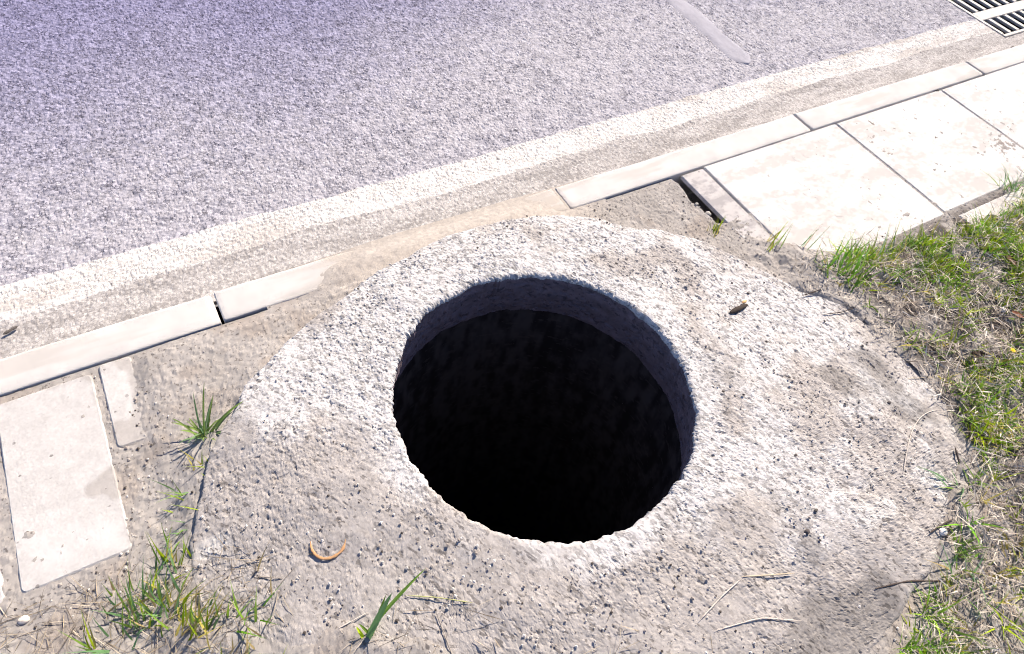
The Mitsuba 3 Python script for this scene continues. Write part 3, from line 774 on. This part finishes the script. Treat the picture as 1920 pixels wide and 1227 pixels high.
# grit on soil, collar and paving
n = 4200
gp = np.column_stack([rng.uniform(-0.6, 2.6, 9 * n), rng.uniform(-0.45, 1.10, 9 * n)])
rr = np.hypot(gp[:, 0] - HC[0], gp[:, 1] - HC[1])
gp = gp[(rr > 0.375) & frame_margin(gp[:, 0], gp[:, 1]) & ((rr > 0.45) | (gp[:, 1] < 0.5)) & (turf_limit(gp[:, 0], gp[:, 1]) < 0.05) & ~((gp[:, 0] > 1.52) & (gp[:, 1] > 0.62)) & ~((gp[:, 0] < -0.30) & (gp[:, 1] > 0.645))]
gp = gp[fb(gp[:, 0], gp[:, 1], 0.12, 3, 83) > rng.uniform(0.35, 0.75, len(gp))][:n]
n = len(gp)
octa = np.array([[1, 0, 0], [-1, 0, 0], [0, 1, 0], [0, -1, 0], [0, 0, .7], [0, 0, -.7]], float)
of = np.array([[0, 2, 4], [2, 1, 4], [1, 3, 4], [3, 0, 4], [2, 0, 5], [1, 2, 5], [3, 1, 5], [0, 3, 5]])
gs = 0.0012 + 0.0030 * rng.uniform(0, 1, n) ** 3
gv = (octa[None] * rng.uniform(0.7, 1.3, (n, 6, 1))) * gs[:, None, None]
ga = rng.uniform(0, 6.28, n)
gv = np.stack([gv[..., 0] * np.cos(ga)[:, None] - gv[..., 1] * np.sin(ga)[:, None], gv[..., 0] * np.sin(ga)[:, None] + gv[..., 1] * np.cos(ga)[:, None], gv[..., 2]], -1)
gv += np.column_stack([gp, top_z(gp[:, 0], gp[:, 1]) + gs * 0.5 + 0.001])[:, None]
gcol = np.array([[0.42, 0.40, 0.38], [0.28, 0.25, 0.23], [0.08, 0.07, 0.065], [0.55, 0.53, 0.52], [0.48, 0.46, 0.44], [0.34, 0.31, 0.29]])[rng.integers(0, 6, n)]
add('grit', (gv.reshape(-1, 3), (of[None] + 6 * np.arange(n)[:, None, None]).reshape(-1, 3)), 'bits_mat', color=np.repeat(gcol, 6, 0), kind='stuff', label='loose grit and crumbs scattered on soil and concrete', category='grit')

# ------------------------------------------------------------------ single grass tufts
def tuft(x, y, label, count, lmin, lmax, wmin, wmax, seed, kind='mix', lean=(0.6, 1.45), droop=(0.1, 0.9), spread=0.012, az=None, dry=0, stretch=(1, 1)):
    rg = np.random.default_rng(seed)
    key = numbered('grass_tuft')
    p = np.array([x, y]) + rg.normal(0, spread, (count, 2)) * np.array(stretch)
    b = np.column_stack([p, top_z(p[:, 0], p[:, 1]) - 0.004])
    a = rg.uniform(0, 2 * np.pi, count) if az is None else rg.normal(az[0], az[1], count)
    vv, ff = ribbons(b, a, rg.uniform(lmin, lmax, count), rg.uniform(wmin, wmax, count), rg.uniform(*lean, count), rg.uniform(*droop, count), 5, rg.uniform(-0.5, 0.5, count))
    c = greens(count, rg, kind)
    c[:dry] = np.array([0.50, 0.40, 0.20]) * rg.uniform(0.7, 1.1, (dry, 1))
    add(key, (vv, ff), 'grass_mat', color=np.repeat(c, 12, 0), label=label, category='grass')
    return key


# star shaped tuft at the collar's left edge, blade by blade
star = numbered('grass_tuft')
labels[star] = {'label': 'star shaped green grass tuft against the left edge of the concrete collar', 'category': 'grass'}
B0 = np.array([-0.1166, 0.8123, 0.002])
rg = np.random.default_rng(5)
STAR = [((-0.0772, 0.8651, 0.13), 0.007, .01), ((-0.1053, 0.8716, 0.10), 0.006, .01), ((-0.0211, 0.8234, 0.075), 0.012, .012), ((-0.0469, 0.8182, 0.06), 0.009, .01),
                    ((-0.1625, 0.8542, 0.06), 0.006, .018), ((-0.1572, 0.8288, 0.045), 0.007, .016), ((-0.1149, 0.839, 0.07), 0.007, .008), ((-0.0697, 0.7804, 0.035), 0.007, .015),
                    ((-0.0772, 0.7814, 0.03), 0.006, .015), ((-0.1689, 0.8047, 0.035), 0.006, .018), ((-0.0715, 0.8548, 0.09), 0.005, .01), ((-0.150, 0.788, 0.05), 0.006, .015), ((-0.12, 0.775, 0.06), 0.006, .012)]
STAR = [(t, 0.62 * w, b) for t, w, b in STAR] + [((B0[0] + rg.uniform(-.06, .05), B0[1] + rg.uniform(-.04, .06), rg.uniform(.02, .08)), rg.uniform(.0025, .005), rg.uniform(.004, .016)) for _ in range(16)]
for tip, w, bow in STAR:
    b0 = B0 + np.append(rg.normal(0, 0.006, 2), 0)
    mid = 0.5 * (b0 + np.array(tip)) + np.array([0, 0, bow])
    vv, ff = path_blade([b0, mid, tip], w, 9)
    add(numbered(star + '__blade'), (vv, ff), 'grass_mat', color=np.repeat((0.75 * greens(1, rg, 'blue') + np.array([[0.08, 0.09, 0.05]])), len(vv), 0))
vv, ff = ribbons(np.column_stack([B0[0] + rg.normal(0, .01, 26), B0[1] + rg.normal(0, .01, 26), np.full(26, 0.002)]), rg.uniform(0, 6.28, 26), rg.uniform(.015, .045, 26), rg.uniform(.0025, .004, 26), rg.uniform(.3, 1.3, 26), rg.uniform(.2, 1, 26), 4)
add(star + '__base', (vv, ff), 'grass_mat', color=np.repeat(greens(26, rg, 'mix'), 10, 0))

# long bladed tuft at the bottom of the collar
tall = numbered('grass_tuft')
labels[tall] = {'label': 'tuft of a few long broad blades on sandy soil below the hole', 'category': 'grass'}
B1 = np.array([0.0264, 0.2713, 0.060])
for tip, w, bow, kd in [((0.1533, 0.299, 0.20), 0.0065, .012, 'blue'), ((0.0917, 0.3012, 0.15), 0.011, .006, 'blue'), ((0.0832, 0.3085, 0.13), 0.006, .004, 'mix'), ((0.0249, 0.2929, 0.10), 0.005, .004, 'mix'),
                        ((0.0194, 0.2933, 0.09), 0.006, .003, 'yellow'), ((0.060, 0.29, 0.08), 0.008, .006, 'yellow')]:
    b0 = B1 + np.append(rg.normal(0, 0.005, 2), 0)
    mid = 0.5 * (b0 + np.array(tip)) + np.array([0, 0, bow])
    vv, ff = path_blade([b0, mid, tip], w, 10)
    add(numbered(tall + '__blade'), (vv, ff), 'grass_mat', color=np.repeat(greens(1, rg, kd) * 1.35, len(vv), 0))

PI = math.pi
tuft(-0.150, 0.742, 'sparse pale seedlings just below the star shaped grass tuft', 9, .02, .055, .0025, .004, 11, 'yellow', spread=.016, az=(2.4, .8))
tuft(-0.188, 0.676, 'thin wiry shoots along the collar edge beside the grey slab', 10, .03, .07, .002, .0032, 12, 'mix', spread=.02, az=(2.9, .7), lean=(.3, 1.1), stretch=(.7, 1.3))
tuft(-0.226, 0.626, 'faint low shoots where collar edge meets soil above the bottom left clump', 9, .02, .055, .002, .003, 13, 'blue', spread=.016, az=(3.0, .8), lean=(.3, 1.1))
tuft(-0.246, 0.574, 'yellowish upright shoots at the top of the bottom left grass', 18, .04, .085, .003, .005, 14, 'mix', spread=.016, az=(.9, .6))
tuft(-0.330, 0.520, 'dark green ragged clump in the bottom left corner', 46, .03, .10, .003, .005, 15, 'blue', spread=.026, az=(1.0, 1.0), dry=5)
tuft(-0.272, 0.500, 'dense green clump beside the dark ragged one at bottom left', 52, .04, .10, .003, .0055, 16, 'mix', spread=.024, az=(.9, .8), dry=6)
tuft(-0.225, 0.440, 'fan of fresh green blades at the bottom edge left of centre', 34, .05, .11, .003, .005, 17, 'mix', spread=.020, az=(.6, .5), dry=4)
tuft(-0.150, 0.398, 'loose green blades and straw right of the fan at the bottom edge', 18, .04, .09, .003, .0055, 18, 'bright', spread=.028, az=(.5, .9), dry=5)
tuft(-0.395, 0.490, 'lone yellow green blades at the far bottom left', 6, .05, .09, .003, .0045, 19, 'yellow', spread=.006, az=(2.0, .6))
tuft(-0.175, 0.345, 'short grass at the very bottom edge among straw', 20, .03, .08, .003, .005, 20, 'yellow', spread=.020, az=(.6, .9), dry=6)
tuft(1.368, 0.846, 'small light green shoots below the end of the dark hollow', 12, .03, .075, .003, .0055, 21, 'yellow', spread=.010, az=(.8, .5), lean=(.9, 1.5), droop=(0, .5))
tuft(1.478, 0.728, 'slim green shoots at the foot of the narrow end slab', 9, .05, .10, .003, .0045, 22, 'yellow', spread=.014, az=(.5, .4), lean=(.9, 1.4), droop=(0, .5))
tuft(1.555, 0.672, 'a few thin grey green stalks beside the sandy slab corner', 6, .05, .12, .0018, .003, 23, 'blue', spread=.02, az=(.4, .5), lean=(.8, 1.4), droop=(0, .4), dry=2)
tuft(1.590, 0.545, 'vivid green bushy grass tuft at the top of the collar right corner', 36, .05, .13, .004, .0065, 24, 'bright', spread=.026, az=(.8, .7), lean=(.8, 1.5), droop=(0, .6))
tuft(1.545, 0.585, 'low dark green tuft just left of the vivid bushy one', 16, .03, .06, .003, .005, 25, 'blue', spread=.016)
tuft(1.770, 0.530, 'tall sparse blades standing before the white slab', 14, .06, .13, .0028, .0045, 26, 'mix', spread=.026, az=(.8, .5), lean=(.9, 1.5), droop=(0, .5), stretch=(1.4, .6))
tuft(1.910, 0.520, 'row of blades below the joint of the white slabs', 20, .05, .10, .003, .0045, 27, 'yellow', spread=.035, az=(.8, .7), lean=(.8, 1.5), stretch=(1.6, .5))
tuft(2.507, 0.585, 'dark spiky grass tuft at the right picture edge on the paving', 24, .05, .12, .003, .005, 28, 'blue', spread=.020, az=(2.0, 1.2), lean=(.5, 1.4))
tuft(1.612, 0.012, 'flat blue green blades lying right of the dry stalks', 14, .05, .11, .004, .0065, 29, 'blue', spread=.020, lean=(.15, .8), az=(2.6, .7))
tuft(1.340, -0.074, 'broad pale blue green blade pair by the white pebble', 8, .05, .10, .004, .007, 30, 'blue', spread=.016, lean=(.2, .9), az=(2.4, .8))
tuft(1.195, -0.190, 'tangled green blades at the right bottom edge', 24, .04, .10, .003, .0055, 31, 'blue', spread=.028, lean=(.3, 1.3), az=(1.6, 1.0), dry=4)
tuft(1.060, -0.235, 'dark leaning grass at the bottom edge right of the collar', 22, .04, .10, .003, .005, 32, 'mix', spread=.030, lean=(.3, 1.3), dry=4)
tuft(1.690, 0.225, 'upright yellow green shoots beside the dark lump of earth', 14, .04, .085, .003, .005, 33, 'yellow', spread=.014, az=(.8, .6), lean=(.8, 1.5))
tuft(1.860, 0.090, 'bright green blades at the right picture edge near the flower', 16, .06, .12, .004, .006, 34, 'bright', spread=.025, lean=(.2, .9), az=(2.5, .6))

# ------------------------------------------------------------------ small things lying about
def lie(pts_, dz=0.003):
    p = np.array(pts_, float)
    z = top_z(p[:, 0], p[:, 1])
    return np.column_stack([p[:, :2], z + dz])


def dry_stalk(pts_, r, col, label, seed, dz=0.006):
    key = numbered('dry_stalk')
    vv, ff = stalk(lie(pts_, dz * 0.6), r, 5, 16, 0.8, 0.3, seed)
    add(key, (vv, ff), 'straw_mat', True, color=np.repeat([col], len(vv), 0), label=label, category='dry stalk')


def twig(pts_, r, label, seed, dz=0.005):
    key = numbered('twig')
    vv, ff = stalk(lie(pts_, dz), r, 6, 12, 1.0, 0.25, seed)
    add(key, (vv, ff), 'bits_mat', True, color=np.repeat([(0.075, 0.06, 0.055)], len(vv), 0), label=label, category='twig')


PALE_, TAN, GREY = (0.55, 0.50, 0.45), (0.42, 0.36, 0.27), (0.28, 0.25, 0.22)
dry_stalk([(0.709, 0.0313), (0.77, 0.006), (0.8243, -0.0151)], 0.00156, TAN, 'straight tan stalk on the collar right of the bottom centre', 1)
dry_stalk([(0.5819, 0.0082), (0.65, 0.022), (0.7072, 0.029)], 0.00132, PALE_, 'pale stalk slanting up to the tan one on the collar', 2)
dry_stalk([(1.2196, 0.0226), (1.2722, 0.0606), (1.3415, 0.0978), (1.4049, 0.1133), (1.4459, 0.1126), (1.4746, 0.1041)], 0.00120, PALE_, 'long pale stalk bent in an arc on the right of the collar', 3)
dry_stalk([(1.4983, 0.1245), (1.5535, 0.1521), (1.6152, 0.1814)], 0.00168, PALE_, 'pale stalk above the arc, reaching the turf', 4)
dry_stalk([(1.4684, 0.2054), (1.548, 0.176)], 0.00108, TAN, 'thin level stalk above the arc at the collar edge', 5)
dry_stalk([(0.1165, 0.3038), (0.1658, 0.2726), (0.2169, 0.2341)], 0.00102, (0.40, 0.42, 0.18), 'greenish stalk lying right of the long bladed tuft', 6)
dry_stalk([(0.1534, 0.2511), (0.1503, 0.2137), (0.1474, 0.16)], 0.00132, GREY, 'grey stalk running to the bottom edge below the hole', 7)
dry_stalk([(-0.0088, 0.3103), (0.0464, 0.3099)], 0.00120, PALE_, 'short pale stalk left of the long bladed tuft', 8)
dry_stalk([(-0.1078, 0.4693), (-0.0669, 0.4412)], 0.00096, GREY, 'thin grey stalk below left of the orange peel', 9)
dry_stalk([(0.60, -0.02), (0.70, -0.045), (0.78, -0.09)], 0.00108, PALE_, 'faint pale stalk near the bottom edge right of centre', 10)
dry_stalk([(1.02, -0.05), (1.09, -0.09), (1.16, -0.12)], 0.00108, TAN, 'tan stalk left of the white pebble', 11)
twig([(1.5329, 0.0641), (1.5212, 0.0442), (1.4796, 0.0159)], .0026, 'dark bent twig at the collar edge right of the arc stalk', 21)
twig([(0.977, -0.1209), (1.0578, -0.1437), (1.143, -0.1868)], .0020, 'long dark twig near the bottom right grass', 22)
twig([(1.1846, -0.0969), (1.2311, -0.0986), (1.2704, -0.1027)], .0020, 'dark twig just above the white pebble', 23)
twig([(1.2088, -0.127), (1.2539, -0.1089)], .0022, 'dark twig just right of the white pebble', 24)
twig([(1.3978, 0.5294), (1.4733, 0.5251)], .0022, 'dark stick at the collar upper right edge', 25)
twig([(1.4147, 0.0146), (1.3928, -0.0184)], .0024, 'short dark twig below the arc stalk', 26)
twig([(1.400, 0.455), (1.470, 0.440), (1.53, 0.436)], .0014, 'thin dark stem below the stick on the collar', 27)


def pebble(x, y, size, col, label, seed, z=None, flat=0.7):
    vv, ff = lump(size, seed, 2, flat)
    zz = float(top_z(np.array([x]), np.array([y]))[0]) if z is None else z
    add(numbered('pebble'), (vv + [x, y, zz + size * 0.35], ff), 'bits_mat', True, color=np.repeat([col], len(vv), 0), label=label, category='pebble')


pebble(1.2219, -0.111, .010, (0.74, 0.72, 0.71), 'white pebble between two dark twigs at lower right', 1)
pebble(1.936, 0.2395, .011, (0.78, 0.74, 0.70), 'white stone in the turf at the right', 2)
pebble(-0.489, 0.5999, .009, (0.74, 0.66, 0.58), 'cream stone at the lower left below the grey slab', 3)
pebble(3.6269 - 0.10, 1.235, .010, (0.10, 0.09, 0.09), 'black stone in the gutter under the drain grate', 4, -0.046)
pebble(2.7634, 1.1004, .008, (0.12, 0.11, 0.10), 'small dark stone in the joint between kerb and slabs', 5, -0.004)
pebble(1.00, 0.175, .0045, (0.10, 0.09, 0.09), 'small dark stone on the collar at lower right', 6)
pebble(0.905, 0.035, .006, (0.09, 0.08, 0.08), 'dark lump stuck on the lower right collar', 7)
pebble(0.955, 0.060, .0045, (0.11, 0.10, 0.09), 'smaller dark lump above the lower right one', 8)
pebble(1.345, 0.175, .005, (0.10, 0.09, 0.09), 'dark crumb on the right of the collar', 9)
for k, (x, y) in enumerate([(1.405, 1.005), (1.398, 0.972), (1.408, 0.925)]):
    pebble(x, y, (.010, .007, .011)[k], (0.36, 0.34, 0.32), ('crumb of soil at the upper part of the dark hollow', 'smallest crumb of soil in the dark hollow', 'crumb of soil at the lower part of the dark hollow')[k], 20 + k)
vv, ff = stalk(lie([(-0.462, 1.310), (-0.43, 1.322)], 0.0), .004, 6, 8, 0.7, 0.2, 3)
vv[:, 2] = vv[:, 2] - vv[:, 2].mean() - 0.043
add('dead_leaf_scrap', (vv, ff), 'bits_mat', True, color=np.repeat([(0.10, 0.09, 0.085)], len(vv), 0), label='dark scrap in the gutter at the left picture edge', category='leaf')

# orange peel curl
op = lie([(0.0005, 0.4777), (-0.003, 0.4656), (-0.001, 0.4517), (0.0053, 0.4406), (0.0149, 0.4329), (0.0283, 0.4296), (0.0439, 0.4317), (0.053, 0.4384), (0.059, 0.4481)], 0.0035)
vv, ff = stalk(op, .0025, 8, 26, 0.5, 0.28, 4)
cc = np.array([0.40, 0.215, 0.11]) * (0.8 + 0.5 * meshkit.noise(vv / 0.008, 3)[:, None]) + np.array([0.10, 0.09, 0.05]) * meshkit.noise(vv / 0.012, 9)[:, None]
add('orange_peel', (vv, ff), 'bits_mat', True, color=cc, label='curled strip of orange peel on the collar left below the hole', category='orange peel')

# cigar shaped seed pod with a pale tip
c0 = lie([(1.1288, 0.5521), (1.1982, 0.5571)], 0.006)
d0 = c0[1] - c0[0]
vv, ff = stalk(np.array([c0[0], c0[0] + 0.3 * d0, c0[0] + 0.7 * d0, c0[1]]), .0068, 9, 12, 0.9, 0.15, 6)
add('wood_chip', (vv, ff), 'bits_mat', True, color=np.repeat([(0.05, 0.04, 0.035)], len(vv), 0), label='dark brown wood chip on the concrete right above the hole', category='wood chip')
vv, ff = stalk(np.array([c0[1] + [-0.012, 0.008, 0.004], c0[1] + [0.004, 0.010, 0.004]]), .004, 6, 5, 0.8, 0.1, 7)
add('wood_chip__tip', (vv, ff), 'bits_mat', True, color=np.repeat([(0.66, 0.40, 0.20)], len(vv), 0), label='pale orange torn end')


def leaf(x, y, size, col, label, seed, curl=0.4):
    u, w = np.meshgrid(np.linspace(-1, 1, 11), np.linspace(-1, 1, 7))
    half = 0.45 * np.sqrt(np.clip(1 - np.abs(u) ** 1.6, 0, 1))
    v3 = np.stack([u * size, w * half * size, size * (curl * (w * half) ** 2 * 2 + 0.18 * u * u + 0.05 * np.sin(5 * u + 3 * w))], -1).reshape(-1, 3)
    a = seed * 1.3
    R = np.array([[math.cos(a), -math.sin(a), 0], [math.sin(a), math.cos(a), 0], [0, 0, 1]])
    i7 = np.arange(77).reshape(7, 11)
    q = np.stack([i7[:-1, :-1], i7[:-1, 1:], i7[1:, 1:], i7[1:, :-1]], -1).reshape(-1, 4)
    z = float(top_z(np.array([x]), np.array([y]))[0])
    v3 = v3 @ R.T + [x, y, z + 0.018]
    add(numbered('dead_leaf'), (v3, q), 'bits_mat', True, color=np.repeat([col], 77, 0), label=label, category='leaf')


leaf(2.1014, 0.348, .024, (0.10, 0.055, 0.035), 'dark brown dead leaf in the turf at the right edge', 1)
leaf(1.7065, 0.165, .026, (0.06, 0.042, 0.03), 'blackish curled dead leaf beside the upright shoots', 2)
leaf(1.945, 0.205, .020, (0.22, 0.10, 0.06), 'reddish dead leaf below the white stone in the turf', 4)

# yellow flower
labels['flower'] = {'label': 'small yellow flower in the turf at the right edge', 'category': 'flower'}
fx, fy = 1.7911, 0.1355
fz = float(top_z(np.array([fx]), np.array([fy]))[0])
vv, ff = stalk([(fx, fy, fz), (fx - 0.004, fy - 0.003, fz + 0.02), (fx - 0.006, fy - 0.005, fz + 0.032)], .0014, 5, 6)
add('flower__stem', (vv, ff), 'grass_mat', True, color=np.repeat([(0.12, 0.26, 0.04)], len(vv), 0))
vv, ff = lump(.0045, 3, 2, 0.5)
add('flower__head', (vv + [fx - 0.006, fy - 0.005, fz + 0.034], ff), 'bits_mat', True, color=np.repeat([(0.78, 0.50, 0.02)], len(vv), 0))
pet = []
for k in range(9):
    a = k * 2 * PI / 9
    vv, ff = ribbons(np.array([[fx - 0.006, fy - 0.005, fz + 0.034]]), np.array([a]), np.array([0.009]), np.array([0.005]), np.array([0.35]), np.array([0.4]), 3)
    pet.append((vv, ff))
m = join(*pet)
add('flower__petals', m, 'bits_mat', color=np.repeat([(0.85, 0.58, 0.03)], len(m[0]), 0))
